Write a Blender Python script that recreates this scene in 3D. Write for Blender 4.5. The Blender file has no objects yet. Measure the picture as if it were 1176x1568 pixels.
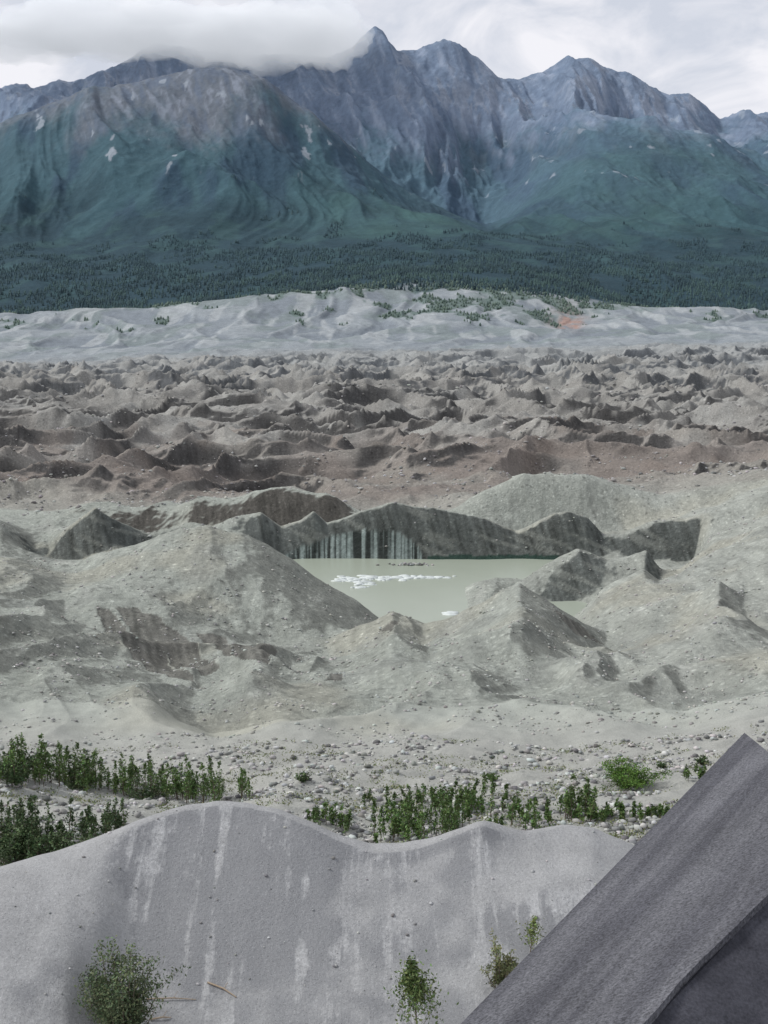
import bpy, math, random
import numpy as np
from mathutils import Vector
random.seed(3); rng=np.random.default_rng(7)
F=1893.0; PITCH=math.radians(10.6); CP=math.cos(PITCH); SP=math.sin(PITCH)
scene=bpy.context.scene

def site(u,v,Y):
    xn=(u-588)/F; yn=(784-v)/F
    dy=CP+yn*SP; dz=-SP+yn*CP
    return np.array([xn/dy*Y, Y, dz/dy*Y])

# ---------------------------------------------------------------- noise
_r=np.random.default_rng(11)
PERM=_r.permutation(256); PERM=np.concatenate([PERM,PERM,PERM])
ANG=_r.uniform(0,2*np.pi,256); GX=np.cos(ANG); GY=np.sin(ANG)
def perlin(x,y,seed=0):
    x=np.asarray(x,float)+seed*17.31; y=np.asarray(y,float)+seed*7.77
    xi=np.floor(x).astype(np.int64); yi=np.floor(y).astype(np.int64)
    fx=x-xi; fy=y-yi; xi&=255; yi&=255
    u=fx*fx*fx*(fx*(fx*6-15)+10); w=fy*fy*fy*(fy*(fy*6-15)+10)
    def g(i,j,dx,dy):
        h=PERM[PERM[i]+j]
        return GX[h]*dx+GY[h]*dy
    a=g(xi,yi,fx,fy); b=g(xi+1,yi,fx-1,fy); c=g(xi,yi+1,fx,fy-1); d=g(xi+1,yi+1,fx-1,fy-1)
    return ((a*(1-u)+b*u)*(1-w)+(c*(1-u)+d*u)*w)*1.5
def fbm(x,y,o=4,g=.5,seed=0):
    s=0;amp=1
    for k in range(o):
        s=s+amp*perlin(x*2**k,y*2**k,seed+k*3); amp*=g
    return s
def ridged(x,y,o=4,g=.5,seed=0):
    s=0;amp=1;w=1
    for k in range(o):
        n=1-np.abs(perlin(x*2**k,y*2**k,seed+k*3))*1.6
        s=s+amp*n*w; w=np.clip(n,0,1); amp*=g
    return s
def sm(a,b,x):
    t=np.clip((x-a)/(b-a),0,1); return t*t*(3-2*t)

# ---------------------------------------------------------------- terrain survey rows
def row(Y,pts,s=6): return (s,[(u,v,Y) for u,v in pts])
CREST=[(-100,1385,42),(0,1345,43),(60,1325,44),(130,1300,45),(200,1268,46),(260,1245,47),(330,1230,47.6),(380,1231,47.6),(430,1245,47.4),(480,1268,47),(530,1290,46.8),(570,1303,46.6),(610,1303,46.6),(650,1296,47),(700,1275,47.4),(740,1262,47.8),(800,1278,48.4),(860,1268,49.5),(910,1268,49.5),(950,1290,49),(990,1312,48.5),(1176,1380,48)]
ROWS=[]
ROWS.append((6,[(-300,2700,20),(588,2700,20),(1500,2700,20)]))
ROWS.append((8,[(-100,1720,34),(0,1660,34),(100,1600,36),(160,1560,38),(250,1532,39.5),(400,1522,40),(560,1500,40.5),(660,1488,41),(730,1500,40.5),(800,1490,41),(900,1480,41.5),(1176,1500,41.5)]))
ROWS.append((8,[(-100,1480,39),(0,1440,39.5),(100,1400,41),(150,1385,42.0),(200,1388,43),(260,1386,43.2),(330,1384,43.4),(400,1388,43.3),(560,1404,43.3),(700,1390,43.8),(760,1375,44.2),(830,1345,45.2),(900,1330,46),(1176,1400,46)]))
ROWS.append((6,[(u,v+(19 if 180<u<800 else 11),Y-.55) for u,v,Y in CREST]))
ROWS.append((6,CREST))
ROWS.append(row(54,[(-100,1430),(0,1400),(200,1360),(350,1345),(600,1350),(800,1330),(1000,1350),(1176,1370)]))
ROWS.append(row(64,[(-100,1345),(0,1340),(100,1325),(350,1310),(600,1305),(800,1300),(1000,1290),(1176,1300)]))
ROWS.append(row(76,[(-100,1230),(0,1238),(150,1240),(300,1248),(600,1250),(900,1240),(1176,1230)]))
ROWS.append(row(90,[(-100,1150),(0,1170),(150,1195),(300,1205),(450,1190),(600,1180),(800,1180),(1000,1180),(1176,1165)]))
ROWS.append(row(100,[(-100,1150),(0,1160),(150,1160),(300,1160),(450,1150),(600,1150),(800,1145),(1000,1150),(1176,1120)]))
ROWS.append(row(118,[(0,1080),(120,1090),(230,1080),(330,1110),(430,1085),(520,1100),(600,1095),(750,1095),(900,1085),(1050,1090),(1176,1055)]))
ROWS.append(row(138,[(0,1020),(120,1030),(200,1040),(300,1060),(380,1030),(450,1045),(540,1055),(620,1040),(720,1030),(820,1035),(950,1040),(1050,1035),(1176,1000)]))
ROWS.append(row(165,[(0,960),(120,975),(190,985),(260,1010),(320,1010),(400,1000),(450,1025),(520,1015),(600,985),(660,1000),(720,965),(800,955),(870,990),(940,1010),(1010,990),(1100,950),(1176,965)],5))
ROWS.append(row(199,[(0,910),(100,935),(150,925),(250,944),(350,977),(420,995),(500,997),(560,966),(600,948),(650,976),(700,964),(750,936),(795,912),(830,929),(880,958),(930,986),(990,968),(1040,948),(1100,910),(1140,938),(1176,928)],3))
ROWS.append(row(205,[(0,900),(100,925),(150,913),(250,932),(350,965),(420,985),(500,985),(560,952),(600,933),(650,962),(700,950),(750,922),(795,898),(830,914),(880,942),(930,972),(990,955),(1040,935),(1100,896),(1140,925),(1176,915)],2))
ROWS.append(row(222,[(0,870),(100,892),(200,885),(300,885),(400,900),(500,945),(560,972),(600,988),(700,988),(800,980),(870,980),(900,960),(950,928),(1000,912),(1100,900),(1176,870)]))
ROWS.append(row(250,[(0,845),(80,868),(110,868),(150,850),(200,832),(260,816),(320,808),(370,815),(410,835),(450,862),(480,885),(520,908),(560,932),(600,960),(700,960),(800,955),(850,960),(880,945),(920,905),(955,885),(985,868),(1010,888),(1040,880),(1075,856),(1120,835),(1176,815)],3))
ROWS.append(row(264,[(0,855),(60,880),(100,885),(200,880),(300,880),(400,885),(450,897),(480,906),(520,920),(560,935),(680,942),(700,926),(750,918),(840,925),(880,928),(930,907),(1000,902),(1040,895),(1076,872),(1130,835),(1176,805)],4))
ROWS.append(row(277,[(0,850),(60,872),(150,880),(300,880),(450,900),(520,915),(600,930),(670,925),(690,913),(720,897),(760,884),(800,890),(840,860),(885,841),(930,855),(990,846),(1012,872),(1040,870),(1072,844),(1120,830),(1176,800)],3))
ROWS.append(row(290,[(0,830),(80,856),(150,862),(220,850),(300,850),(400,880),(440,890),(500,900),(600,905),(800,902),(850,896),(900,888),(950,872),(1000,872),(1060,868),(1090,830),(1176,790)],4))
ROWS.append(row(307,[(0,805),(60,862),(80,867),(110,863),(150,850),(215,832),(250,825),(300,815),(330,812),(400,830),(440,858),(480,873),(520,871),(600,869),(700,866),(845,862),(880,859),(920,856),(960,854),(1000,860),(1065,860),(1085,815),(1120,800),(1176,780)],3))
ROWS.append(row(315,[(0,798),(50,830),(75,836),(100,812),(145,778),(170,792),(230,817),(300,800),(325,806),(350,795),(400,782),(430,804),(460,796),(480,783),(500,804),(530,790),(560,778),(600,770),(640,777),(700,785),(740,795),(790,812),(830,794),(870,781),(900,788),(922,818),(950,820),(1000,800),(1050,796),(1072,790),(1120,775),(1176,755)],2))
ROWS.append(row(331,[(0,800),(100,808),(150,800),(230,822),(300,812),(340,812),(400,814),(500,818),(600,804),(700,807),(800,822),(900,816),(950,816),(1000,798),(1100,772),(1176,745)],4))
ROWS.append(row(345,[(0,790),(60,785),(100,784),(150,775),(200,777),(230,775),(300,763),(400,748),(450,745),(500,752),(540,780),(560,792),(600,792),(660,787),(700,777),(740,750),(800,730),(850,727),(900,728),(960,745),(1010,757),(1060,745),(1120,735),(1176,725)],3))
ROWS.append(row(375,[(0,775),(100,768),(200,775),(300,777),(400,768),(500,770),(540,768),(600,775),(640,770),(700,757),(760,752),(900,745),(1000,742),(1176,718)]))
ROWS.append(row(420,[(0,735),(300,742),(600,738),(900,730),(1176,712)]))
ROWS.append(row(500,[(0,698),(300,702),(600,700),(900,698),(1176,690)]))
ROWS.append(row(690,[(0,642),(600,645),(1176,642)]))
ROWS.append(row(900,[(0,602),(600,603),(1176,600)]))
ROWS.append(row(1240,[(0,566),(600,564),(1176,560)]))
ROWS.append(row(1500,[(0,560),(100,562),(200,552),(400,545),(600,542),(800,540),(1000,535),(1176,530)]))
ROWS.append(row(1850,[(0,528),(200,526),(300,520),(400,516),(600,515),(760,512),(850,512),(950,508),(1176,505)]))
ROWS.append(row(2150,[(0,500),(100,496),(200,492),(300,486),(400,478),(500,478),(600,476),(700,475),(800,480),(880,495),(950,486),(1050,486),(1176,484)]))
ROWS.append(row(2300,[(0,482),(100,474),(200,472),(300,464),(400,452),(450,448),(500,450),(530,438),(560,448),(600,455),(700,448),(780,450),(850,462),(900,470),(950,468),(1000,472),(1100,470),(1176,474)],4))
ROWS.append(row(2420,[(0,486),(200,478),(400,456),(500,440),(600,428),(700,430),(800,440),(900,455),(1000,474),(1176,478)]))
ROWS.append(row(3000,[(0,425),(400,418),(600,400),(800,400),(1176,425)]))
ROWS.append(row(3800,[(0,372),(200,355),(400,350),(600,352),(700,352),(760,360),(850,362),(1176,366)]))
ROWS.append(row(4400,[(0,275),(200,240),(350,220),(450,250),(550,290),(650,330),(760,358),(850,335),(950,310),(1050,305),(1176,320)],15))
ROWS.append(row(5000,[(-60,205),(0,190),(60,165),(130,140),(200,125),(260,110),(300,103),(350,104),(400,118),(440,148),(480,180),(540,230),(590,268),(640,298),(690,325),(740,345),(780,340),(820,310),(860,280),(900,250),(1000,232),(1100,250),(1176,265)],6))
ROWS.append(row(5300,[(0,280),(100,260),(300,230),(400,240),(460,260),(520,285),(600,315),(680,340),(740,352),(790,310),(850,255),(900,215),(1000,195),(1080,215),(1176,245)],10))
ROWS.append(row(6050,[(0,190),(150,160),(300,150),(450,165),(520,175),(590,165),(640,150),(700,180),(770,225),(830,180),(890,140),(960,160),(1060,185),(1100,215),(1176,215)],12))
ROWS.append(row(6600,[(-80,120),(0,136),(20,130),(50,136),(68,131),(88,122),(110,128),(130,126),(160,112),(200,90),(240,70),(270,73),(300,80),(350,84),(430,88),(500,86),(535,74),(560,52),(575,44),(590,58),(607,77),(640,74),(660,66),(682,61),(705,72),(720,88),(740,100),(765,121),(800,119),(850,101),(880,93),(905,90),(925,103),(950,115),(985,128),(1020,148),(1055,143),(1080,163),(1103,186),(1125,180),(1150,178),(1176,177),(1260,190)],2))
ROWS.append(row(7600,[(-80,250),(600,240),(1260,260)]))
ROWS.append(row(9500,[(-80,380),(600,380),(1260,380)]))
A0,A1,NA=-0.62,0.62,2481; DA=(A1-A0)/(NA-1); AT=np.linspace(A0,A1,NA)
TY=[];TZ=[]
for s,pts in ROWS:
    P=np.array([site(*p) for p in pts]); a=P[:,0]/P[:,1]; o=np.argsort(a); a=a[o]; P=P[o]
    y=np.interp(AT,a,P[:,1]); z=np.interp(AT,a,P[:,2]/P[:,1])
    k=np.exp(-.5*(np.arange(-4*s,4*s+1)/s)**2); k/=k.sum()
    y=np.convolve(np.pad(y,4*s,mode='edge'),k,'valid'); z=np.convolve(np.pad(z,4*s,mode='edge'),k,'valid')
    TY.append(y);TZ.append(z*y)
TY=np.array(TY);TZ=np.array(TZ)
NR=len(ROWS)
def base(x,y):
    out=np.empty(x.shape)
    for c in range(0,len(x),60000):
        xs=x[c:c+60000]; ys=y[c:c+60000]
        a=np.clip(xs/np.maximum(ys,30),A0+1e-6,A1-1e-6)
        t=(a-A0)/DA; i=np.minimum(t.astype(int),NA-2); f=t-i
        lo=max(0,int(np.sum(TY.max(1)<=ys.min()))-3); hi=min(NR,int(np.sum(TY.min(1)<=ys.max()))+3)
        Y=TY[lo:hi][:,i]*(1-f)+TY[lo:hi][:,i+1]*f; Z=TZ[lo:hi][:,i]*(1-f)+TZ[lo:hi][:,i+1]*f
        n=hi-lo
        h=np.diff(Y,axis=0); d=np.diff(Z,axis=0)/h
        m=np.empty_like(Z); m[0]=0 if lo==0 else d[0]; m[-1]=d[-1]
        p=d[:-1]*d[1:]; m[1:-1]=np.where(p>0,2*p/np.where(np.abs(d[:-1]+d[1:])<1e-9,1e-9,d[:-1]+d[1:]),0)
        k=np.clip((Y<=ys).sum(0)-1,0,n-2)[None]
        tk=lambda M:np.take_along_axis(M,k,0)[0]
        y0=tk(Y);z0=tk(Z);z1=np.take_along_axis(Z,k+1,0)[0];m0=tk(m);m1=np.take_along_axis(m,k+1,0)[0];hh=tk(h)
        s=np.clip((ys-y0)/hh,0,1)
        out[c:c+60000]=(2*s**3-3*s*s+1)*z0+(s**3-2*s*s+s)*hh*m0+(-2*s**3+3*s*s)*z1+(s**3-s*s)*hh*m1
    return out
def env(Y,pts):
    return np.interp(Y,[p[0] for p in pts],[p[1] for p in pts])
PONDS=[(site(688,674,560),9,7),(site(232,826,312),6,4)]
SCARS=[]
def inpoly(x,y,P):
    ins=np.zeros(len(x),bool); n=len(P)
    for i in range(n):
        x0,y0=P[i];x1,y1=P[(i+1)%n]
        c=((y0>y)!=(y1>y))&(x<(x1-x0)*(y-y0)/((y1-y0) if y1!=y0 else 1e-9)+x0); ins^=c
    return ins
def scar(x,y):
    out=np.zeros(len(x),bool)
    n=(y>125)&(y<262)
    if n.any():
        X=x[n]+.25*fbm(x[n]/2,y[n]/2,2,seed=160);Y=y[n]+.8*fbm(x[n]/4,y[n]/4,2,seed=161); o=np.zeros(len(X),bool)
        for P in SCARS: o|=inpoly(X,Y,P)
        out[n]=o
    return out
def detail(x,y):
    out=np.zeros_like(x)
    n=y<60
    if n.any():
        X=x[n];Y=y[n]; out[n]=fbm(X/3.0,Y/6,3,seed=1)*.10
    n=(y>=50)&(y<460)
    if n.any():
        X=x[n];Y=y[n]
        e1=env(Y,[(50,0),(62,.35),(105,.5),(130,1.4),(185,1.3),(205,.7),(250,.5),(320,.45),(420,1.5),(460,0)])
        wx=X+6*perlin(X/30,Y/30,5); wy=Y+6*perlin(X/30,Y/30,6)
        r=fbm(wx/22,wy/30,3,seed=2)*e1*.6
        r+=(ridged(wx/19,wy/34,3,.45,seed=9)-.9)*1.6*e1
        r+=fbm(X/2.5,Y/2.5,2,seed=4)*.13*sm(60,80,Y)
        r+=(ridged(X/9,Y/4.5,3,.5,seed=12)-.9)*.45*sm(62,68,Y)*(1-sm(98,112,Y))
        out[n]+=r
    n=(y>=330)&(y<2500)
    if n.any():
        X=x[n];Y=y[n]
        e=env(Y,[(330,0),(370,1.5),(430,6),(520,9.5),(800,12),(1250,14),(1480,9),(1650,2),(2500,0)])
        wx=X+22*fbm(X/90,Y/90,2,seed=21); wy=Y+22*fbm(X/90,Y/90,2,seed=22)
        h0=1-np.abs(perlin(wx/64,wy/62,31))*2.2
        cx=9*h0
        h=ridged((wx-cx)/64,(wy+cx*1.5)/62,4,.45,seed=31)-1.05
        lump=fbm(wx/130,wy/110,2,seed=35)
        fx=X+5*perlin(X/14,Y/14,23)
        g0=1-np.abs(perlin(fx/28,wy/28,41))*2.2
        h2=ridged((fx-3*g0)/28,(wy+5*g0)/28,3,.42,seed=41)-.9
        out[n]+=e*(h*.95+lump*.6+h2*.22)
        m=env(Y,[(1500,0),(1800,.7),(2150,1),(2330,.5),(2420,0)])
        out[n]+=m*((ridged(X/80+perlin(X/100,Y/200,3),Y/300,4,.45,seed=51)-1)*7+fbm(X/60,Y/60,3,seed=52)*2.5)
    n=(y>=2300)
    if n.any():
        X=x[n];Y=y[n]
        e=env(Y,[(2300,0),(2600,5),(3800,22),(4300,60),(4800,42),(5000,8),(5150,25),(5400,50),(6000,120),(6400,75),(6600,8),(6800,50),(8000,80)])
        wx=X+190*fbm(X/900,Y/1100,2,seed=61); wy=Y+260*fbm(X/900,Y/1100,2,seed=62)
        r=ridged(wx/480+(wy-5000)/1500,wy/1250,5,.47,seed=71)-1.15
        r2=ridged(wx/150+wy/500,wy/420,4,.5,seed=75)-1.0
        out[n]+=e*(r*1.0+r2*.26)
        e2=env(Y,[(4200,0),(4600,4),(5000,4),(5600,7),(6600,7),(7000,6)])
        out[n]+=e2*ridged(X/60,Y/110,3,.55,seed=81)*.8
    return out
def H(x,y):
    x=np.atleast_1d(np.asarray(x,float)); y=np.atleast_1d(np.asarray(y,float))
    z=base(x,y)+detail(x,y)
    if SCARS: z=z-.12*scar(x,y)
    for c,rx,ry in PONDS:
        d=np.sqrt(((x-c[0])/rx)**2+((y-c[1])/ry)**2)
        w=1-sm(.9,2.2,d)
        z=z*(1-w)+w*np.minimum(z,c[2]-2.6)
    return z
def locate(u,v,y0,y1):
    Y=np.linspace(y0,y1,500); p=site(u,v,1.0)
    z=H(p[0]*Y,Y); k=np.argmax(z>=p[2]*Y)
    yy=Y[k]; return np.array([p[0]*yy,yy,z[k]])
_S=[]
for poly in [[(148,928),(168,931),(250,985),(300,1050),(255,1035),(190,985)],[(178,930),(205,930),(285,975),(335,1025),(310,1035),(250,985)],[(300,968),(345,978),(425,998),(410,1018),(360,1005),(330,988)],
             [(838,930),(880,950),(932,976),(925,986),(880,970)],[(562,962),(590,946),(612,952),(600,966),(578,968)],[(500,1042),(522,1028),(525,1040)]]:
    q=[locate(u,v,125,203)[:2] for u,v in poly]; q=[p for p in q if p[1]>126]
    if len(q)>2: _S.append([tuple(p) for p in q])
SCARS=_S

# ---------------------------------------------------------------- colours
def mixc(c,d,m):
    d=np.array(d); d=d if d.ndim==2 else d[None]
    return c*(1-m[:,None])+d*m[:,None]
def colour(x,y,z,gx,gy):
    a=x/np.maximum(y,30); M=len(x)
    T=lambda v:np.tile(np.array(v),(M,1))
    yw=y*(1+.10*fbm(x/70,y/90,3,seed=101)*sm(150,400,y))
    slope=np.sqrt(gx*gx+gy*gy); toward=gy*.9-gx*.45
    c=T([.345,.345,.347])
    c=mixc(c,[.345,.345,.32],sm(58,63,y))
    if y.max()>90:
        c=mixc(c,[.350,.368,.330],sm(98,125,y))
        c=mixc(c,[.365,.378,.342],sm(.05,.25,a)*sm(110,140,y))
        t=sm(.1,.6,fbm(x/28,y/28,3,seed=103)); c=mixc(c,[.385,.37,.305],t*.5*sm(100,120,y)*(1-sm(330,350,y)))
        t=sm(0,.6,ridged(x/19,y/34,3,.45,seed=9)-1.1); c=mixc(c,[.42,.425,.39],t*.5*sm(110,130,y)*(1-sm(330,350,y)))
        t=sm(.2,.6,fbm(x/14,y/22,3,seed=123)); c=mixc(c,[.26,.27,.25],t*.5*sm(110,130,y)*(1-sm(330,350,y)))
        c=mixc(c,[.195,.20,.18],sm(.15,.42,-gx)*.75*sm(110,130,y)*(1-sm(330,350,y)))  # shade painted into the colour of right-facing hill slopes
        rill=perlin((x+2*perlin(x/12,y/12,8))/1.7,y/22,127)+.5*perlin(x/.8,y/12,128)
        c=c*(1+.15*rill*sm(110,130,y)*(1-sm(330,350,y)))[:,None]
        sc_=scar(x,y); c=mixc(c,T([.15,.145,.13])*(1+.6*perlin((x+y*.25)/1.0,y/14,162))[:,None],sc_*.85)
    if y.max()>125:
        c=mixc(c,[.31,.295,.265],sm(345,352,yw)*.8)
        c=mixc(c,[.225,.198,.178],sm(365,430,yw)*(1-.5*sm(0,.6,fbm(x/60,y/60,2,seed=108))))
        c=mixc(c,[.27,.262,.245],sm(500,680,yw))
        c=mixc(c,[.30,.308,.305],sm(1000,1500,yw))
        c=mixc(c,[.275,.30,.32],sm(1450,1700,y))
        t=sm(.1,.6,fbm(x/25,y/40,4,seed=104)); c=mixc(c,[.18,.148,.128],t*.5*sm(380,450,y)*(1-sm(620,760,y)))
        t=sm(-.1,.5,fbm(x/45,y/60,4,seed=105)); c=mixc(c,[.39,.39,.37],t*.4*sm(430,600,y)*(1-sm(1300,1500,y)))
        patch=sm(-.3,.1,fbm(x/50,y/60,3,seed=106))
        ice=sm(.20,.42,toward)*patch*sm(360,430,y)*(1-sm(1400,1600,y))
        right=sm(.045,.06,a)
        band=sm(.35,.6,toward)*sm(255,262,y)*(1-sm(318,323,y))
        band=np.maximum(band,sm(.3,.5,toward)*sm(318,326,y)*(1-sm(350,360,y))*(1-right))
        st=fbm(x/1.2+z*.25,z/14+y/40,3,seed=107)
        icec=T([.112,.121,.114])*(1+.55*st)[:,None]
        icec=mixc(icec,[.25,.26,.235],sm(.3,.6,fbm(x/5+z*.45,z/7,3,seed=109))*.6*(y<324))
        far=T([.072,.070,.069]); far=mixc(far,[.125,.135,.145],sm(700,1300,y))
        icec=mixc(icec,far*(1+.3*st)[:,None],sm(380,420,y))
        icec=mixc(icec,T([.10,.092,.082])*(1+.4*st)[:,None],sm(322,330,y)*(1-sm(352,370,y)))
        c=mixc(c,icec,np.maximum(ice*.92,band*.95))
        za=np.interp(a,[-.090,-.078,-.05,-.015,.012,.028,.036],[-71,-68.0,-65.2,-62.8,-63.4,-66.4,-71.5])+.6*perlin(x/2.2,0*x,114)
        w=sm(.3,-.5,z-za)*((y>296)&(y<320)&(a>-.088)&(a<.036))*sm(.25,.45,slope)
        s2=perlin(x/.75,z/60,110)+.6*perlin(x/.33,z/50,111)
        cur=T([.04,.047,.044]); cur=mixc(cur,[.34,.40,.38],sm(-.25,.45,s2+.4*perlin(x/6,0*x,4)))
        c=mixc(c,cur,np.clip(w,0,1)*.92)
        w=((z<-69.1)&(y>298)&(y<320)&(a>.036)&(a<.145))*1.0
        c=mixc(c,[.035,.07,.055],w*.9)
        g=(ridged(x/80+perlin(x/100,y/200,3),y/300,4,.45,seed=51)-1); c=mixc(c,[.18,.205,.235],sm(.25,-.5,g)*.7*sm(1550,1800,y)*(1-sm(2350,2400,y)))
        c=mixc(c,[.20,.235,.235],sm(0,.4,fbm(x/90,y/120,4,seed=124))*.7*sm(1550,1700,y)*(1-sm(2350,2400,y)))
        sc=sm(.15,.5,fbm(x/40,y/200,4,seed=112)); c=mixc(c,[.40,.42,.43],sc*.6*sm(1600,1800,y)*(1-sm(2350,2400,y)))
        vg=sm(0.05,.25,fbm(x/60,y/90,4,seed=113)-.35*(1-sm(2050,2250,y))-.3+.55*np.exp(-((a-.08)/.10)**2))
        c=mixc(c,[.12,.165,.15],vg*.85*sm(1950,2100,y))
        rd=np.exp(-(((a-.148)/.012)**2+((y-2120)/120)**2))*(.7+fbm(x/20,y/60,3,seed=170)); c=mixc(c,[.33,.23,.20],np.clip(rd*1.3,0,1))
    if y.max()>2300:  # forest, tundra and rock colours here include bluish distance haze
        fo=sm(2330,2400,y+60*fbm(x/80,y/80,2,seed=114)); c=mixc(c,[.034,.064,.082],fo)
        fb=sm(.0,.5,fbm(x/120,y/200,4,seed=115)); c=mixc(c,[.048,.092,.100],fb*.7*sm(2400,2600,y))
        mt=sm(3300,3900,y)
        zz=z+140*fbm(x/260,y/380,4,seed=116)
        tun=T([.056,.108,.130]); tun=mixc(tun,[.042,.076,.108],sm(-.2,.4,fbm(x/150+y/900,y/600,4,seed=117)))
        tun=mixc(tun,[.105,.135,.15],sm(.1,.6,fbm(x/110,y/300,4,seed=121))*sm(400,700,z))
        c=mixc(c,tun,sm(110,330,zz)*mt)
        tg=np.exp(-((a-.02)/.07)**2)*sm(3500,3700,y)*(1-sm(4100,4400,y))+.6*np.exp(-((a-.21)/.08)**2)*sm(3700,4000,y)*(1-sm(5200,5900,y)); c=mixc(c,[.066,.132,.130],np.clip(tg,0,1)*.7*(.6+.4*sm(-.3,.3,fbm(x/100,y/200,3,seed=125))))
        rock=T([.140,.155,.178])
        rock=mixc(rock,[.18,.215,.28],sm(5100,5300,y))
        rr=fbm(x/45+y/120,y/200,5,.6,seed=118); rock=mixc(rock,[.33,.36,.43],sm(.2,.75,rr)*(.4+.3*sm(5100,5300,y))); rock=mixc(rock,[.105,.132,.185],sm(.1,-.6,rr)*.6)
        rl=sm(600,860,zz+70*(slope-.6)+80*sm(.1,-.02,np.abs(a-.04))*sm(5200,5600,y)+130*sm(.03,-.1,a)*(1-sm(5000,5300,y)))
        c=mixc(c,rock,rl*mt)
        pt=sm(.74,.86,fbm(x/70+y/400,y/170,4,.55,seed=119)); c=mixc(c,[.30,.33,.37],pt*.8*sm(300,420,z)*mt)
        pk=sm(-.2,.4,fbm(x/160,y/260,2,seed=120))*sm(.05,.35,-gx)*sm(650,850,z)*sm(5200,5700,y); c=mixc(c,[.42,.43,.47],pk*.6)
        c=mixc(c,[.17,.24,.35],sm(5050,5250,y)*(.15+.14*sm(500,800,z))+sm(4000,5000,y)*.10)  # aerial haze painted as a blue tint growing with distance
    return np.clip(c,.01,.9)

def add_col(me,col):
    at=me.color_attributes.new("Col",'FLOAT_COLOR','POINT')
    b=np.ones((len(col),4),np.float32); b[:,:3]=col
    at.data.foreach_set("color",b.ravel())
def mesh_from(name,V,Fq,mat,col=None,smooth=False,parent=None,nside=None):
    me=bpy.data.meshes.new(name); V=np.asarray(V,np.float32); Fq=np.asarray(Fq,np.int32)
    n=Fq.shape[1]; me.vertices.add(len(V)); me.vertices.foreach_set("co",V.ravel())
    me.loops.add(Fq.size); me.loops.foreach_set("vertex_index",Fq.ravel())
    me.polygons.add(len(Fq)); me.polygons.foreach_set("loop_start",np.arange(0,Fq.size,n,dtype=np.int32))
    me.polygons.foreach_set("loop_total",np.full(len(Fq),n,np.int32))
    if smooth: me.polygons.foreach_set("use_smooth",np.ones(len(Fq),bool))
    me.update(calc_edges=True)
    if col is not None: add_col(me,col)
    me.materials.append(mat); ob=bpy.data.objects.new(name,me); scene.collection.objects.link(ob)
    if parent: ob.parent=parent
    return ob

# ---------------------------------------------------------------- materials
def newmat(name,rough=.9,spec=.2):
    m=bpy.data.materials.new(name); m.use_nodes=True; nt=m.node_tree; b=nt.nodes['Principled BSDF']
    b.inputs['Roughness'].default_value=rough; b.inputs['Specular IOR Level'].default_value=spec
    return m,nt,b
def N(nt,t,**k):
    n=nt.nodes.new(t)
    for a,v in k.items(): setattr(n,a,v)
    return n
def noise_node(nt,scale,detail=6,rough=.6,vec=None,mapping=None):
    tc=N(nt,'ShaderNodeTexCoord'); n=N(nt,'ShaderNodeTexNoise'); n.inputs['Scale'].default_value=scale
    n.inputs['Detail'].default_value=detail; n.inputs['Roughness'].default_value=rough
    if mapping:
        m0=N(nt,'ShaderNodeMapping'); m0.inputs['Rotation'].default_value=mapping[1]
        mp=N(nt,'ShaderNodeMapping'); mp.inputs['Scale'].default_value=mapping[0]
        nt.links.new(tc.outputs['Object'],m0.inputs[0]); nt.links.new(m0.outputs[0],mp.inputs[0]); nt.links.new(mp.outputs[0],n.inputs['Vector'])
    else: nt.links.new(tc.outputs['Object'],n.inputs['Vector'])
    return n
def maprange(nt,src,a,b,c,d):
    r=N(nt,'ShaderNodeMapRange'); r.inputs[1].default_value=a;r.inputs[2].default_value=b;r.inputs[3].default_value=c;r.inputs[4].default_value=d
    nt.links.new(src,r.inputs[0]); return r.outputs[0]
def mul(nt,colr,fac):
    m=N(nt,'ShaderNodeVectorMath',operation='SCALE'); nt.links.new(colr,m.inputs[0]); nt.links.new(fac,m.inputs['Scale']); return m.outputs[0]
def mixn(nt,fac,a,b):
    m=N(nt,'ShaderNodeMix',data_type='RGBA')
    if hasattr(fac,'links'): nt.links.new(fac,m.inputs[0])
    else: m.inputs[0].default_value=fac
    for s,i in ((a,6),(b,7)):
        if hasattr(s,'links'): nt.links.new(s,m.inputs[i])
        else: m.inputs[i].default_value=(*s,1)
    return m.outputs[2]
def bump(nt,b,h,st,dist):
    bp=N(nt,'ShaderNodeBump'); bp.inputs['Strength'].default_value=st; bp.inputs['Distance'].default_value=dist
    nt.links.new(h,bp.inputs['Height']); nt.links.new(bp.outputs[0],b.inputs['Normal'])
def addn(nt,a,b):
    m=N(nt,'ShaderNodeMath',operation='ADD'); nt.links.new(a,m.inputs[0]); nt.links.new(b,m.inputs[1]); return m.outputs[0]
def muln(nt,a,b):
    m=N(nt,'ShaderNodeMath',operation='MULTIPLY'); nt.links.new(a,m.inputs[0]); nt.links.new(b,m.inputs[1]); return m.outputs[0]
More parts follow.
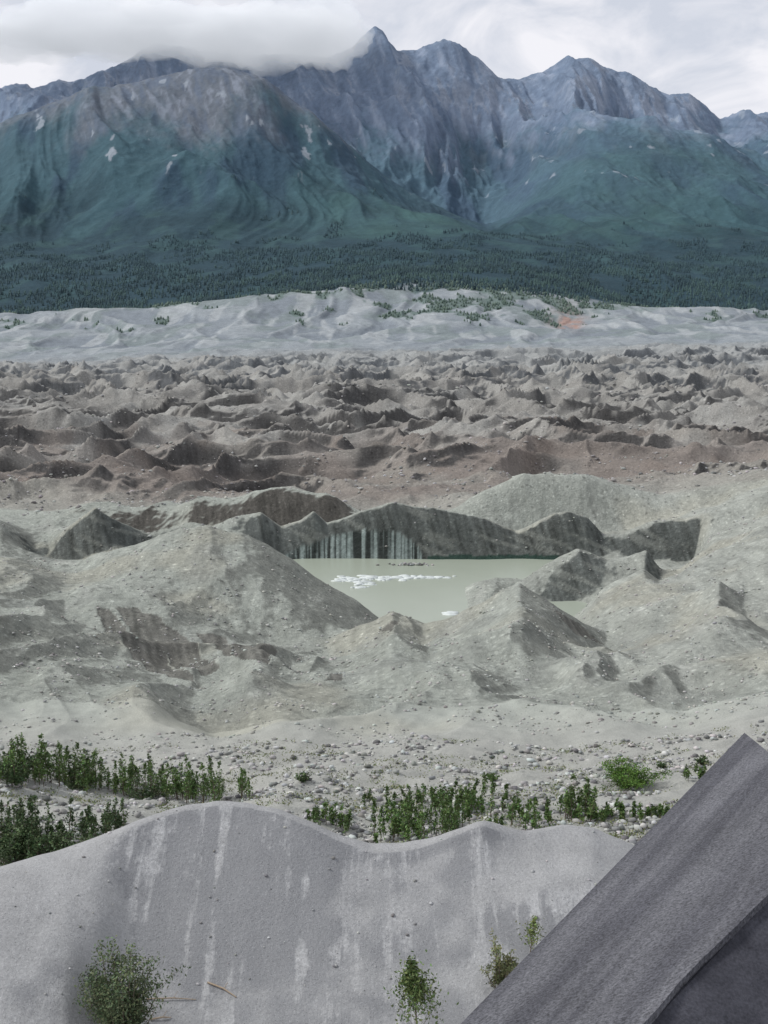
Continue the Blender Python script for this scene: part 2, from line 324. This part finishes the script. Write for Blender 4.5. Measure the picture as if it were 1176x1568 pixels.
def ground_mat(name,s1,s2,contrast,bst,bd,speck=None,face=False):
    m,nt,b=newmat(name,.95,.1)
    at=N(nt,'ShaderNodeAttribute',attribute_name='Col'); col=at.outputs['Color']
    n1=noise_node(nt,s1,8,.7); n2=noise_node(nt,s2,5,.6)
    f=maprange(nt,n1.outputs[0],.3,.7,1-contrast,1+contrast); col=mul(nt,col,f)
    f=maprange(nt,n2.outputs[0],.3,.7,1-contrast*.6,1+contrast*.6); col=mul(nt,col,f)
    if face:
        ns=noise_node(nt,1.0,5,.65,mapping=((1.5,.12,.17),(0,0,0))); nw=noise_node(nt,1.0,4,.6,mapping=((.42,.10,.16),(0,0,0)))
        nb=noise_node(nt,.5,4,.6); nf=noise_node(nt,2.5,6,.75)
        ge=N(nt,'ShaderNodeNewGeometry'); sx=N(nt,'ShaderNodeSeparateXYZ'); nt.links.new(ge.outputs['Normal'],sx.inputs[0])
        tcn=N(nt,'ShaderNodeTexCoord'); so_=N(nt,'ShaderNodeSeparateXYZ'); nt.links.new(tcn.outputs['Object'],so_.inputs[0])
        near=maprange(nt,so_.outputs[1],52,56,1,0)
        st0=maprange(nt,addn(nt,sx.outputs[1],maprange(nt,nb.outputs[0],.3,.7,-.06,.06)),-.24,-.34,0,1)
        steep=muln(nt,near,st0)
        s=addn(nt,ns.outputs[0],maprange(nt,nb.outputs[0],.3,.7,-.09,.09))
        s=addn(nt,s,maprange(nt,nf.outputs[0],.3,.7,-.06,.06)); s=addn(nt,s,maprange(nt,nw.outputs[0],.3,.7,-.14,.14))
        st=maprange(nt,s,.52,.63,0,1)
        light=mul(nt,col,maprange(nt,n1.outputs[0],.3,.7,1.08,1.32)); dark=mixn(nt,.68,col,(.215,.218,.228))
        fc=mixn(nt,st,dark,light); col=mixn(nt,steep,col,fc)
    if speck:
        for sc_,lo,mulv in speck:
            tc=N(nt,'ShaderNodeTexCoord'); v=N(nt,'ShaderNodeTexVoronoi'); v.inputs['Scale'].default_value=sc_; nt.links.new(tc.outputs['Object'],v.inputs['Vector'])
            sx=N(nt,'ShaderNodeSeparateColor'); nt.links.new(v.outputs['Color'],sx.inputs[0])
            g=maprange(nt,sx.outputs[0],lo,1,0,1); d=maprange(nt,v.outputs['Distance'],.2,.5,1,0)
            col=mul(nt,col,maprange(nt,muln(nt,g,d),0,1,1,mulv))
    nt.links.new(col,b.inputs['Base Color']); bump(nt,b,n1.outputs[0],bst,bd)
    return m
M_near=ground_mat('gravel',7,.6,.16,.8,.1,[(22,.6,1.45),(17,.65,.6)],face=True)
M_glac=ground_mat('moraine_debris',.9,.09,.22,.9,1.0,[(1.1,.7,1.5),(.8,.75,.6),(2.2,.7,1.4),(.35,.85,1.35)])
M_mtn=ground_mat('hazy_mountain_rock_and_tundra',.035,.006,.17,.6,12)

dense=np.linspace(-.36,.36,780); sp=np.linspace(.37,.56,30)
COLS=np.concatenate([-sp[::-1],dense,sp])
def sheet(name,Ys,mat):
    a,Y=np.meshgrid(COLS,Ys); X=a*np.maximum(Y,30)
    z=H(X.ravel(),Y.ravel()).reshape(X.shape)
    gx=np.gradient(z,axis=1)/np.gradient(X,axis=1)
    gy=np.gradient(z,axis=0)/np.gradient(Y,axis=0)-gx*a
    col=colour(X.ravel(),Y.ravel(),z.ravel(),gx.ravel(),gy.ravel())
    R,C=X.shape; idx=np.arange(R*C).reshape(R,C)
    Fq=np.stack([idx[:-1,:-1],idx[:-1,1:],idx[1:,1:],idx[1:,:-1]],-1).reshape(-1,4)
    return mesh_from(name,np.stack([X,Y,z],-1).reshape(-1,3),Fq,mat,col,smooth=True)
sheet('gravel_ground',np.concatenate([np.linspace(2,32,16),np.linspace(32.3,60,200),np.geomspace(60.2,120,170)]),M_near)
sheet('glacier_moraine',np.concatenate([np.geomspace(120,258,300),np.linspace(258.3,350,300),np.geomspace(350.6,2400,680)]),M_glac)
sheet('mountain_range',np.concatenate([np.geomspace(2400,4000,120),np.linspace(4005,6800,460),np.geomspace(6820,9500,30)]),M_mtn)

# ---------------------------------------------------------------- water
def water_mat(name,c,r):
    m,nt,b=newmat(name,r,.4); n=noise_node(nt,.12,3,.5)
    nt.links.new(mixn(nt,n.outputs[0],c,tuple(k*.9 for k in c)),b.inputs['Base Color'])
    n2=noise_node(nt,1.5,3,.5); bump(nt,b,n2.outputs[0],.15,.05); return m
M_lake=water_mat('silty_meltwater',(.36,.395,.325),.3)
def disc(name,c,rx,ry,z,mat):
    t=np.linspace(0,2*np.pi,48,endpoint=False); V=[(c[0],c[1],z)]+[(c[0]+rx*math.cos(k),c[1]+ry*math.sin(k),z) for k in t]
    return mesh_from(name,V,[(0,1+i,1+(i+1)%48) for i in range(48)],mat)
mesh_from('glacial_lake',[(-31,247,-70),(66,247,-70),(66,324,-70),(-31,324,-70)],[(0,1,2,3)],M_lake)
M_pond=water_mat('pond_water',(.12,.17,.19),.1)
for c,rx,ry in PONDS: disc('meltwater_pond',c,rx*1.15,ry*1.15,c[2]-2.2,M_pond)

# ---------------------------------------------------------------- stones
def ico(sub):
    import bmesh
    bm=bmesh.new(); bmesh.ops.create_icosphere(bm,subdivisions=sub,radius=1)
    V=np.array([v.co[:] for v in bm.verts]); Fc=np.array([[v.index for v in f.verts] for f in bm.faces]); bm.free(); return V,Fc
IV,IF=ico(1)
def rocks(name,P,S,cols,mat,flat=.65):
    n=len(P); nv=len(IV)
    V=IV[None]*(1+rng.uniform(-.28,.28,(n,nv,1))); sc=np.stack([rng.uniform(.7,1.3,n),rng.uniform(.7,1.3,n),np.full(n,flat)*rng.uniform(.7,1.2,n)],1)*S[:,None]
    V=V*sc[:,None,:]; t=rng.uniform(0,6.28,n); c,s=np.cos(t)[:,None],np.sin(t)[:,None]
    X=V[...,0]*c-V[...,1]*s; Yv=V[...,0]*s+V[...,1]*c
    V=np.stack([X,Yv,V[...,2]],-1)+P[:,None,:]
    Fc=(IF[None]+(np.arange(n)*nv)[:,None,None]).reshape(-1,3)
    return mesh_from(name,V.reshape(-1,3),Fc,mat,np.repeat(cols,nv,0))
M_rock,nt,b=newmat('rock',.9,.15); at=N(nt,'ShaderNodeAttribute',attribute_name='Col'); n=noise_node(nt,3,4,.6)
nt.links.new(mul(nt,at.outputs['Color'],maprange(nt,n.outputs[0],.3,.7,.8,1.2)),b.inputs['Base Color'])
def scatter(n,y0,y1,amax=.37,pw=1.0):
    y=y0*(y1/y0)**rng.uniform(0,1,n)**pw; x=rng.uniform(-amax,amax,n)*y
    return x,y
def greys(n,lo,hi,tint=(1,1,.97)):
    return rng.uniform(lo,hi,(n,1))*np.array(tint)[None]*(1+rng.uniform(-.05,.05,(n,3)))
x,y=scatter(17000,60,104); m=fbm(x/5,y/4,3,seed=130)>-.15; x,y=x[m],y[m]; S=.05+.25*rng.uniform(0,1,len(x))**3
rocks('boulder_field',np.stack([x,y,H(x,y)+S*.25],1),S,greys(len(x),.12,.54),M_rock)
x,y=scatter(32000,100,330); m=(fbm(x/9,y/9,3,seed=131)>0)&(H(x,y)>-69); x,y=x[m],y[m]; S=(.05+.28*rng.uniform(0,1,len(x))**5)*(y/200)**.5
rocks('moraine_stones',np.stack([x,y,H(x,y)+S*.2],1),S,greys(len(x),.2,.5,(1,1,.94)),M_rock)
x,y=scatter(26000,345,1100); m=(fbm(x/30,y/30,3,seed=132)>-.1); x,y=x[m],y[m]; S=(.15+.8*rng.uniform(0,1,len(x))**5)*(y/500)**.6
rocks('glacier_boulders',np.stack([x,y,H(x,y)+S*.25],1),S,greys(len(x),.15,.5,(1,.98,.95)),M_rock)
x=rng.uniform(-14,14,1300); y=rng.uniform(36,60,1300); S=.012+.08*rng.uniform(0,1,1300)**6
rocks('pebbles',np.stack([x,y,H(x,y)+S*.2],1),S,greys(1300,.15,.5),M_rock)

# ---------------------------------------------------------------- ice floes
M_ice,nt,b=newmat('lake_ice',.5,.4); n=noise_node(nt,.7,4,.6); nt.links.new(mixn(nt,n.outputs[0],(.5,.55,.53),(.75,.78,.77)),b.inputs['Base Color'])
def floes(name,spec):
    V=[];Fc=[]
    for (u,v,w,d,nn) in spec:
        for k in range(nn):
            p=site(u+random.gauss(0,w/2.6),v+random.gauss(0,d/2.6),1); Yy=-70/p[2]
            cx,cy=p[0]*Yy,Yy; r=random.uniform(.15,1.0); kk=random.randint(6,9); b0=len(V); hh=random.uniform(.06,.25)
            for q,(sc,zz) in enumerate(((1,-70.05),(.93,-70+hh))):
                for j in range(kk):
                    t=j/kk*6.283; rr=r*(1+.3*math.sin(j*2.3+k)+.15*math.cos(j*5+k)); V.append((cx+sc*rr*1.8*math.cos(t),cy+sc*rr*math.sin(t),zz))
            V.append((cx,cy,-70+hh))
            for j in range(kk):
                j2=(j+1)%kk; Fc.append((b0+j,b0+j2,b0+kk+j2)); Fc.append((b0+j,b0+kk+j2,b0+kk+j)); Fc.append((b0+kk+j,b0+kk+j2,b0+2*kk))
    return mesh_from(name,V,Fc,M_ice)
floes('ice_floes',[(545,887,50,6,50),(645,884,80,2.5,50),(560,896,24,6,16),(600,886,60,5,18),(690,940,10,3,12)])
P_=[]
for k in range(60):
    p=site(random.gauss(628,14),random.gauss(865,1.0),1); Yy=-70/p[2]; P_.append((p[0]*Yy,Yy,-70+random.uniform(0,.3)))
P_=np.array(P_); rocks('ice_debris',P_,rng.uniform(.2,.6,len(P_)),greys(len(P_),.1,.5),M_rock)

# ---------------------------------------------------------------- distant forest
M_fol,nt,b=newmat('foliage',.8,.1); at=N(nt,'ShaderNodeAttribute',attribute_name='Col'); nt.links.new(at.outputs['Color'],b.inputs['Base Color'])
def forest(name,x,y,hmin,hmax,cl,round_=False):
    n=len(x); z=H(x,y); h=rng.uniform(hmin,hmax,n); k=6
    t=np.linspace(0,2*np.pi,k,endpoint=False); blocks=[];fbl=[]; per=2*(k+1)
    tiers=((.0,.8,.34),(.35,1.0,.34)) if round_ else ((.05,.7,.24),(.42,1.0,.16))
    for tier,(zb,zt,rr) in enumerate(tiers):
        ph=rng.uniform(0,6.28,n)[:,None]; rad=h[:,None]*rr*(1+rng.uniform(-.3,.3,(n,k)))
        ring=np.stack([x[:,None]+rad*np.cos(t+ph),y[:,None]+rad*np.sin(t+ph),z[:,None]+h[:,None]*(zb+rng.uniform(-.05,.05,(n,k)))],-1)
        top=np.stack([x,y,z+h*zt],-1)[:,None,:]
        blocks.append(np.concatenate([ring,top],1))
        o=tier*(k+1); fbl+= [(o+i,o+(i+1)%k,o+k) for i in range(k)]
    V=np.concatenate(blocks,1); Fc=(np.array(fbl)[None]+(np.arange(n)*per)[:,None,None]).reshape(-1,3)
    return mesh_from(name,V.reshape(-1,3),Fc,M_fol,np.repeat(cl,per,0))
n=34000; y=rng.uniform(2340,4400,n); x=rng.uniform(-.37,.37,n)*y
m=fbm(x/130,y/200,4,seed=141)>-.45+1.3*sm(2800,4400,y); x,y=x[m],y[m]; n=len(x)
k=rng.uniform(0,1,(n,1))*.5+.7*sm(-.2,.5,fbm(x/90,y/120,3,seed=140))[:,None]; hz=sm(2300,3600,y)[:,None]
cl=np.array([.032,.054,.068])*(1-k)+np.array([.068,.112,.105])*k; cl=cl*(1-.6*hz)+np.array([.052,.092,.114])*.6*hz  # hz: haze tint painted into the farther trees
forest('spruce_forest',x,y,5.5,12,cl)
n=12000; y=rng.uniform(2000,2420,n); x=rng.uniform(-.37,.37,n)*y; a=x/y
m=(fbm(x/60,y/90,4,seed=113)-.35*(1-sm(2050,2250,y))-.35+.55*np.exp(-((a-.08)/.10)**2)+rng.uniform(-.08,.08,n)+.35*sm(2310,2370,y))>.12
x,y=x[m],y[m]; n=len(x); k=rng.uniform(0,1,(n,1))
forest('moraine_brush',x,y,2.5,6.5,np.array([.07,.105,.095])*(1-k)+np.array([.13,.175,.14])*k,True)

# ---------------------------------------------------------------- leafy plants
M_bark,nt,b=newmat('bark',.9,.1); n=noise_node(nt,20,4,.6); nt.links.new(mixn(nt,n.outputs[0],(.10,.08,.06),(.20,.17,.13)),b.inputs['Base Color'])
M_leaf,nt,b=newmat('leaf',.6,.25); at=N(nt,'ShaderNodeAttribute',attribute_name='Col'); nt.links.new(at.outputs['Color'],b.inputs['Base Color'])
class Plant:
    def __init__(s): s.V=[];s.F=[];s.L=[];s.LC=[]
    def tube(s,p0,p1,r0,r1,k=5):
        p0=np.array(p0);p1=np.array(p1); d=p1-p0; d=d/(np.linalg.norm(d)+1e-9); q=np.cross(d,[0.3,1,.1]); q/=np.linalg.norm(q); w=np.cross(d,q); b=len(s.V)
        for p,r in ((p0,r0),(p1,r1)):
            for j in range(k): t=j/k*6.283; s.V.append(p+r*(q*math.cos(t)+w*math.sin(t)))
        for j in range(k): s.F.append((b+j,b+(j+1)%k,b+k+(j+1)%k,b+k+j))
    def leaves(s,c,spread,n,size,col,var=.35):
        p=np.array(c)+rng.normal(0,1,(n,3))*np.array(spread)
        q=rng.normal(0,1,(n,3)); q/=np.linalg.norm(q,axis=1)[:,None]; r=rng.normal(0,1,(n,3)); r-=q*(q*r).sum(1)[:,None]; r/=np.linalg.norm(r,axis=1)[:,None]
        sz=size*rng.uniform(.6,1.3,(n,1))
        s.L.append(np.stack([p-q*sz,p+r*sz*.45,p+q*sz,p-r*sz*.45],1)); kk=rng.uniform(1-var,1+var,(n,1))
        cc=np.array(col)[None]*kk; cc[:,0]*=rng.uniform(.85,1.3,n); s.LC.append(cc)
    def build(s,name):
        e=bpy.data.objects.new(name,None); scene.collection.objects.link(e)
        if s.V: mesh_from('stems',s.V,s.F,M_bark,parent=e)
        L=np.concatenate(s.L); C=np.concatenate(s.LC); n=len(L)
        mesh_from('leaves',L.reshape(-1,3),np.arange(n*4).reshape(n,4),M_leaf,np.repeat(C,4,0),parent=e)
        return e
def sapling(P,p,h,col,leaf=.09,dens=1.0,w=.16):
    p=np.array(p); lean=np.array([random.uniform(-.1,.1),random.uniform(-.1,.1),1.0]); prev=p; ns=4
    for i in range(1,ns+1):
        q=p+lean*h*i/ns; P.tube(prev,q,.03*h/2*(1-(i-1)/ns)+.004,.03*h/2*(1-i/ns)+.003,4); prev=q
    nb=int(11*dens*max(1,h/1.5))
    for i in range(nb):
        t=random.uniform(.08,1.0); b=p+lean*h*t; ang=random.uniform(0,6.28); l=h*w*(1.1-t)*random.uniform(.6,1.6)+.04
        e=b+np.array([math.cos(ang)*l,math.sin(ang)*l,l*1.5]); P.tube(b,e,.008,.003,3)
        P.leaves((b+e)/2+(e-b)*.2,(l*.3+.02,l*.3+.02,l*.5+.03),int(9*dens),leaf,np.array(col)*random.uniform(.65,1.3))
def bush(P,p,h,w,col,ns=12,n=2500,leaf=.05):
    p=np.array(p); tips=[]
    for i in range(ns):
        ang=random.uniform(0,6.28); r=w*.5*math.sqrt(random.uniform(.05,1)); hh=h*random.uniform(.55,1.05)*(1-.25*(r/(w*.5))**2)
        tip=p+np.array([math.cos(ang)*r,math.sin(ang)*r,hh]); mid=p+(tip-p)*.5+np.array([math.cos(ang)*r*.15,math.sin(ang)*r*.15,0])
        P.tube(p,mid,.03,.018); P.tube(mid,tip,.018,.006)
        for k in range(6):
            b=p+(tip-p)*random.uniform(.15,.95); e=b+np.array([random.gauss(0,.13*w),random.gauss(0,.13*w),random.uniform(.02,.2)*h]); P.tube(b,e,.008,.003,3); tips.append(e); tips.append((b+e)/2)
        tips.append(tip)
    per=max(3,n//len(tips))
    for t in tips:
        dk=.5+.7*np.clip((t[2]-p[2])/h,0,1)
        P.leaves(t,(w*.045,w*.045,h*.045),per,leaf,np.array(col)*dk*random.uniform(.7,1.3))
GREEN=(.095,.165,.05); DGREEN=(.065,.11,.045)
p=locate(190,1600,34,46); P=Plant(); bush(P,p,3.4,3.1,(.095,.135,.065),22,9500,.06); P.build('willow_shrub')
p=locate(765,1520,38,46); P=Plant(); bush(P,p,2.0,1.25,(.145,.17,.075),12,2800,.05); P.build('willow_shrub')
p=locate(640,1600,34,46); P=Plant(); sapling(P,p,2.8,(.11,.165,.055),.07,3.6,.24); P.build('poplar_sapling')
p=locate(812,1460,39,47); P=Plant(); sapling(P,p,1.25,(.14,.19,.06),.055,2.2,.26); P.build('poplar_sapling')
def thicket(name,items):
    P=Plant()
    for (u0,v0,u1,v1,n,h0,h1,col,jit) in items:
        for i in range(n):
            t=random.random(); u=u0+(u1-u0)*t+random.gauss(0,4); v=v0+(v1-v0)*t+random.gauss(0,jit)
            p=locate(u,v,58,112)
            sapling(P,p,h0+(h1-h0)*random.random()**1.4,np.array(col)*random.uniform(.7,1.25),.10,1.0,.12)
    return P.build(name)
thicket('poplar_thicket',[(0,1190,120,1200,48,1.0,3.2,GREEN,6),(110,1200,340,1230,100,1.0,3.2,GREEN,7),(0,1205,60,1200,14,.8,1.4,DGREEN,3),(370,1222,380,1222,6,1.4,2.4,GREEN,2)])
thicket('poplar_thicket',[(0,1320,60,1310,34,1.2,2.6,DGREEN,14),(60,1305,190,1280,40,1.0,2.2,DGREEN,9),(0,1270,60,1268,14,1.3,2.3,DGREEN,8)])
thicket('poplar_thicket',[(480,1262,545,1268,16,.6,1.7,GREEN,6),(580,1287,700,1277,38,.8,2.2,GREEN,7),(590,1262,700,1240,34,.8,2.2,GREEN,12),(690,1250,840,1262,48,.6,2.0,GREEN,12),(560,1228,780,1222,26,.5,1.6,GREEN,8)])
thicket('poplar_thicket',[(860,1250,915,1252,20,1.2,2.8,GREEN,4),(880,1258,1020,1252,34,.4,1.1,GREEN,4),(1050,1195,1080,1195,8,.7,1.1,GREEN,4)])
def bushat(u,v,h,w,col,n,leaf=.09):
    P=Plant(); bush(P,locate(u,v,58,112),h,w,col,14,n,leaf); P.build('willow_bush')
bushat(960,1208,2.1,5.0,(.085,.17,.03),6200,.08); bushat(462,1197,.7,1.3,DGREEN,500); bushat(1075,1172,.7,1.0,DGREEN,400); bushat(20,1192,2,4,DGREEN,2500); bushat(30,1315,2.2,4,DGREEN,3600); bushat(755,1195,.5,1.0,GREEN,300); bushat(1012,1178,.5,.9,DGREEN,300); bushat(225,1222,1.2,4,DGREEN,1800); bushat(120,1205,1.0,4,DGREEN,1500); bushat(90,1312,1.5,4,DGREEN,2400)
P=Plant()
x,y=scatter(5600,62,104); m=fbm(x/9,y/5,3,seed=150)>.05; x,y=x[m],y[m]; z=H(x,y)
for i in range(len(x)): P.leaves((x[i],y[i],z[i]+.08),(.35,.25,.06),10,.09,(.15,.185,.08))
P.build('low_groundcover')

# ---------------------------------------------------------------- drift wood
M_wood,nt,b=newmat('weathered_wood',.8,.1); n=noise_node(nt,12,4,.6); nt.links.new(mixn(nt,n.outputs[0],(.30,.22,.15),(.42,.35,.27)),b.inputs['Base Color'])
def log(u0,v0,u1,v1,r):
    a=locate(u0,v0,34,46);c=locate(u1,v1,34,46); P=Plant(); mid=(a+c)/2+np.array([.05,.03,.03])
    P.tube(a+[0,0,r],mid+[0,0,r],r,r*.85,7); P.tube(mid+[0,0,r],c+[0,0,r],r*.85,r*.5,7); P.tube(mid,mid+np.array([.15,.1,.22]),r*.4,r*.2,5)
    mesh_from('fallen_branch',P.V,P.F,M_wood)
log(318,1506,362,1529,.035); log(225,1531,300,1532,.025); log(230,1563,262,1560,.03)

# ---------------------------------------------------------------- roof
def plane3(a,b,c): n=np.cross(b-a,c-a); return a,n/np.linalg.norm(n)
def onplane(u,v,pl): d=site(u,v,1.0); return d*(pl[0]@pl[1])/(d@pl[1])
A=site(1140,1122,7.5); C=site(705,1568,4.5); D=site(1176,1372,4.6)
pl=plane3(A,C,D); E=onplane(985,1568,pl)
dirv=(A-C)/np.linalg.norm(A-C)
M_roof,nt,b=newmat('mineral_roofing_felt',.85,.25)
rot=-math.atan2(dirv[1],dirv[0])
n1=noise_node(nt,1.0,5,.6,mapping=((.5,7,2),(0,0,rot))); n2=noise_node(nt,75,4,.75); n3=noise_node(nt,2.2,5,.6)
cc=mixn(nt,maprange(nt,n1.outputs[0],.40,.60,0,1),(.080,.080,.092),(.128,.128,.141)); cc=mul(nt,cc,maprange(nt,n2.outputs[0],.35,.65,.45,1.6)); cc=mul(nt,cc,maprange(nt,n3.outputs[0],.3,.7,.85,1.15))
nt.links.new(cc,b.inputs['Base Color']); bump(nt,b,n2.outputs[0],.8,.012)
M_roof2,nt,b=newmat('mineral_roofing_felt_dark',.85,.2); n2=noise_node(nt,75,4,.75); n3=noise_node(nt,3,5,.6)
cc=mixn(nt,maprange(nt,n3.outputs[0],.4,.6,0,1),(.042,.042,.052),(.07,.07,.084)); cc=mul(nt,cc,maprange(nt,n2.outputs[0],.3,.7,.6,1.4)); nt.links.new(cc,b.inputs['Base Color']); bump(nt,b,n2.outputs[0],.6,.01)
M_wall,nt,b=newmat('painted_boards',.8,.2); n=noise_node(nt,1,5,.6,mapping=((1,1,9),(0,0,0))); nt.links.new(mixn(nt,n.outputs[0],(.22,.05,.04),(.30,.08,.06)),b.inputs['Base Color'])
bld=bpy.data.objects.new('wooden_building_roof',None); scene.collection.objects.link(bld)
def slab(name,top,th,mat):
    top=[np.array(p) for p in top]; n=len(top); V=top+[p-np.array([0,0,th]) for p in top]
    me=bpy.data.meshes.new(name); me.from_pydata([tuple(p) for p in V],[],[tuple(range(n)),tuple(range(2*n-1,n-1,-1))]+[(i,n+i,n+(i+1)%n,(i+1)%n) for i in range(n)])
    me.materials.append(mat); o=bpy.data.objects.new(name,me); scene.collection.objects.link(o); o.parent=bld; return o
Bp=onplane(1290,1243,pl); rd=(Bp-E)/np.linalg.norm(Bp-E)
C2=A-dirv*9; E2=E-rd*4.5
ridge_pts=[onplane(*q,pl) for q in ((1240,1304),(1176,1370),(1155,1390),(1120,1425),(1075,1468),(1040,1504),(1008,1543),(985,1568))]
upper=[A,Bp]+ridge_pts+[E2,C2]
slab('main_slope',upper,.07,M_roof)
side=np.cross(rd,[0,0,1]); side/=np.linalg.norm(side)
off=side*3.2+np.array([0,0,-1.25]); dn=np.array([0,0,-.035])
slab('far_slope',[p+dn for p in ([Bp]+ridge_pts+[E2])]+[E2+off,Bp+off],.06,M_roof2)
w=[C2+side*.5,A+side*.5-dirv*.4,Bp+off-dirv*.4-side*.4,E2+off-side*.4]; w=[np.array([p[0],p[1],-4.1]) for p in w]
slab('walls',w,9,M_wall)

# ---------------------------------------------------------------- cloud bank resting on the summits
M_cl=bpy.data.materials.new('self_lit_cloud_vapour'); M_cl.use_nodes=True; nt=M_cl.node_tree; nt.nodes.clear()
o=N(nt,'ShaderNodeOutputMaterial'); vs=N(nt,'ShaderNodeVolumePrincipled'); nt.links.new(vs.outputs[0],o.inputs['Volume'])
vs.inputs['Color'].default_value=(.97,.98,1,1); vs.inputs['Density'].default_value=.0045; vs.inputs['Emission Strength'].default_value=.0045*.31; vs.inputs['Emission Color'].default_value=(.88,.93,1,1)  # emission makes the vapour glow, standing in for multiply scattered light
IV3,IF3=ico(4)
def cloud(u,v,Y,ru,rv,rd_,seed):
    c=site(u,v,Y); s=Y/F; V=IV3*np.array([ru*s,rd_,rv*s])
    n=1+.34*fbm(IV3[:,0]*2.2+seed,IV3[:,2]*2.2+IV3[:,1],4,seed=int(seed)); return V*n[:,None]+c
for k,(u,v,Y,ru,rv,rd_) in enumerate([(140,42,6350,150,38,330),(300,54,6300,120,42,330),(410,60,6300,120,45,330),(490,52,6350,75,46,300),(30,60,6450,100,30,300)]):
    V=cloud(u,v,Y,ru,rv,rd_,k+3); mesh_from('cloud_bank',V,IF3,M_cl)

# ---------------------------------------------------------------- light
S=Vector((-.88,.18,.85)).normalized()
sun=bpy.data.lights.new('sun','SUN'); sun.energy=2.8; sun.angle=math.radians(10); sun.color=(1,.985,.955)
so=bpy.data.objects.new('sun',sun); scene.collection.objects.link(so); so.rotation_euler=(-S).to_track_quat('-Z','Y').to_euler()
w=bpy.data.worlds.new('World'); scene.world=w; w.use_nodes=True; nt=w.node_tree; bg=nt.nodes['Background']; bg.inputs[1].default_value=.1
sky=N(nt,'ShaderNodeTexSky',sky_type='NISHITA'); sky.sun_disc=False; sky.sun_elevation=math.asin(S.z); sky.sun_rotation=math.atan2(S.x,S.y)
tc=N(nt,'ShaderNodeTexCoord'); mp=N(nt,'ShaderNodeMapping'); mp.inputs['Scale'].default_value=(1,1,1.9); mp.inputs['Location'].default_value=(.62,0,.1)
nt.links.new(tc.outputs['Generated'],mp.inputs[0])
c1=N(nt,'ShaderNodeTexNoise'); c1.inputs['Scale'].default_value=11; c1.inputs['Detail'].default_value=9; c1.inputs['Roughness'].default_value=.55; c1.inputs['Distortion'].default_value=.5
nt.links.new(mp.outputs[0],c1.inputs['Vector'])
cloudc=mixn(nt,maprange(nt,c1.outputs[0],.38,.60,0,1),(6.3,6.7,7.6),(9.0,9.0,9.5))
sz=N(nt,'ShaderNodeSeparateXYZ'); nt.links.new(tc.outputs['Generated'],sz.inputs[0])
cloudc=mixn(nt,maprange(nt,sz.outputs[2],.3,.6,0,.75),cloudc,(5.4,5.7,6.2))  # upper cloud, out of view, dimmed to make the light more directional
c2=N(nt,'ShaderNodeTexNoise'); c2.inputs['Scale'].default_value=3; c2.inputs['Detail'].default_value=6; nt.links.new(mp.outputs[0],c2.inputs['Vector'])
cover=maprange(nt,c2.outputs[0],.30,.40,.7,1)
nt.links.new(mixn(nt,cover,sky.outputs[0],cloudc),bg.inputs[0])

cam=bpy.data.cameras.new('camera'); co=bpy.data.objects.new('camera',cam); scene.collection.objects.link(co); scene.camera=co
cam.sensor_fit='VERTICAL'; cam.sensor_height=24; cam.lens=24*F/1568; cam.clip_end=30000; cam.clip_start=.1
co.location=(0,0,0); co.rotation_euler=(math.radians(90)-PITCH,0,0)
scene.view_settings.view_transform='Standard'; scene.view_settings.look='None'; scene.view_settings.exposure=0
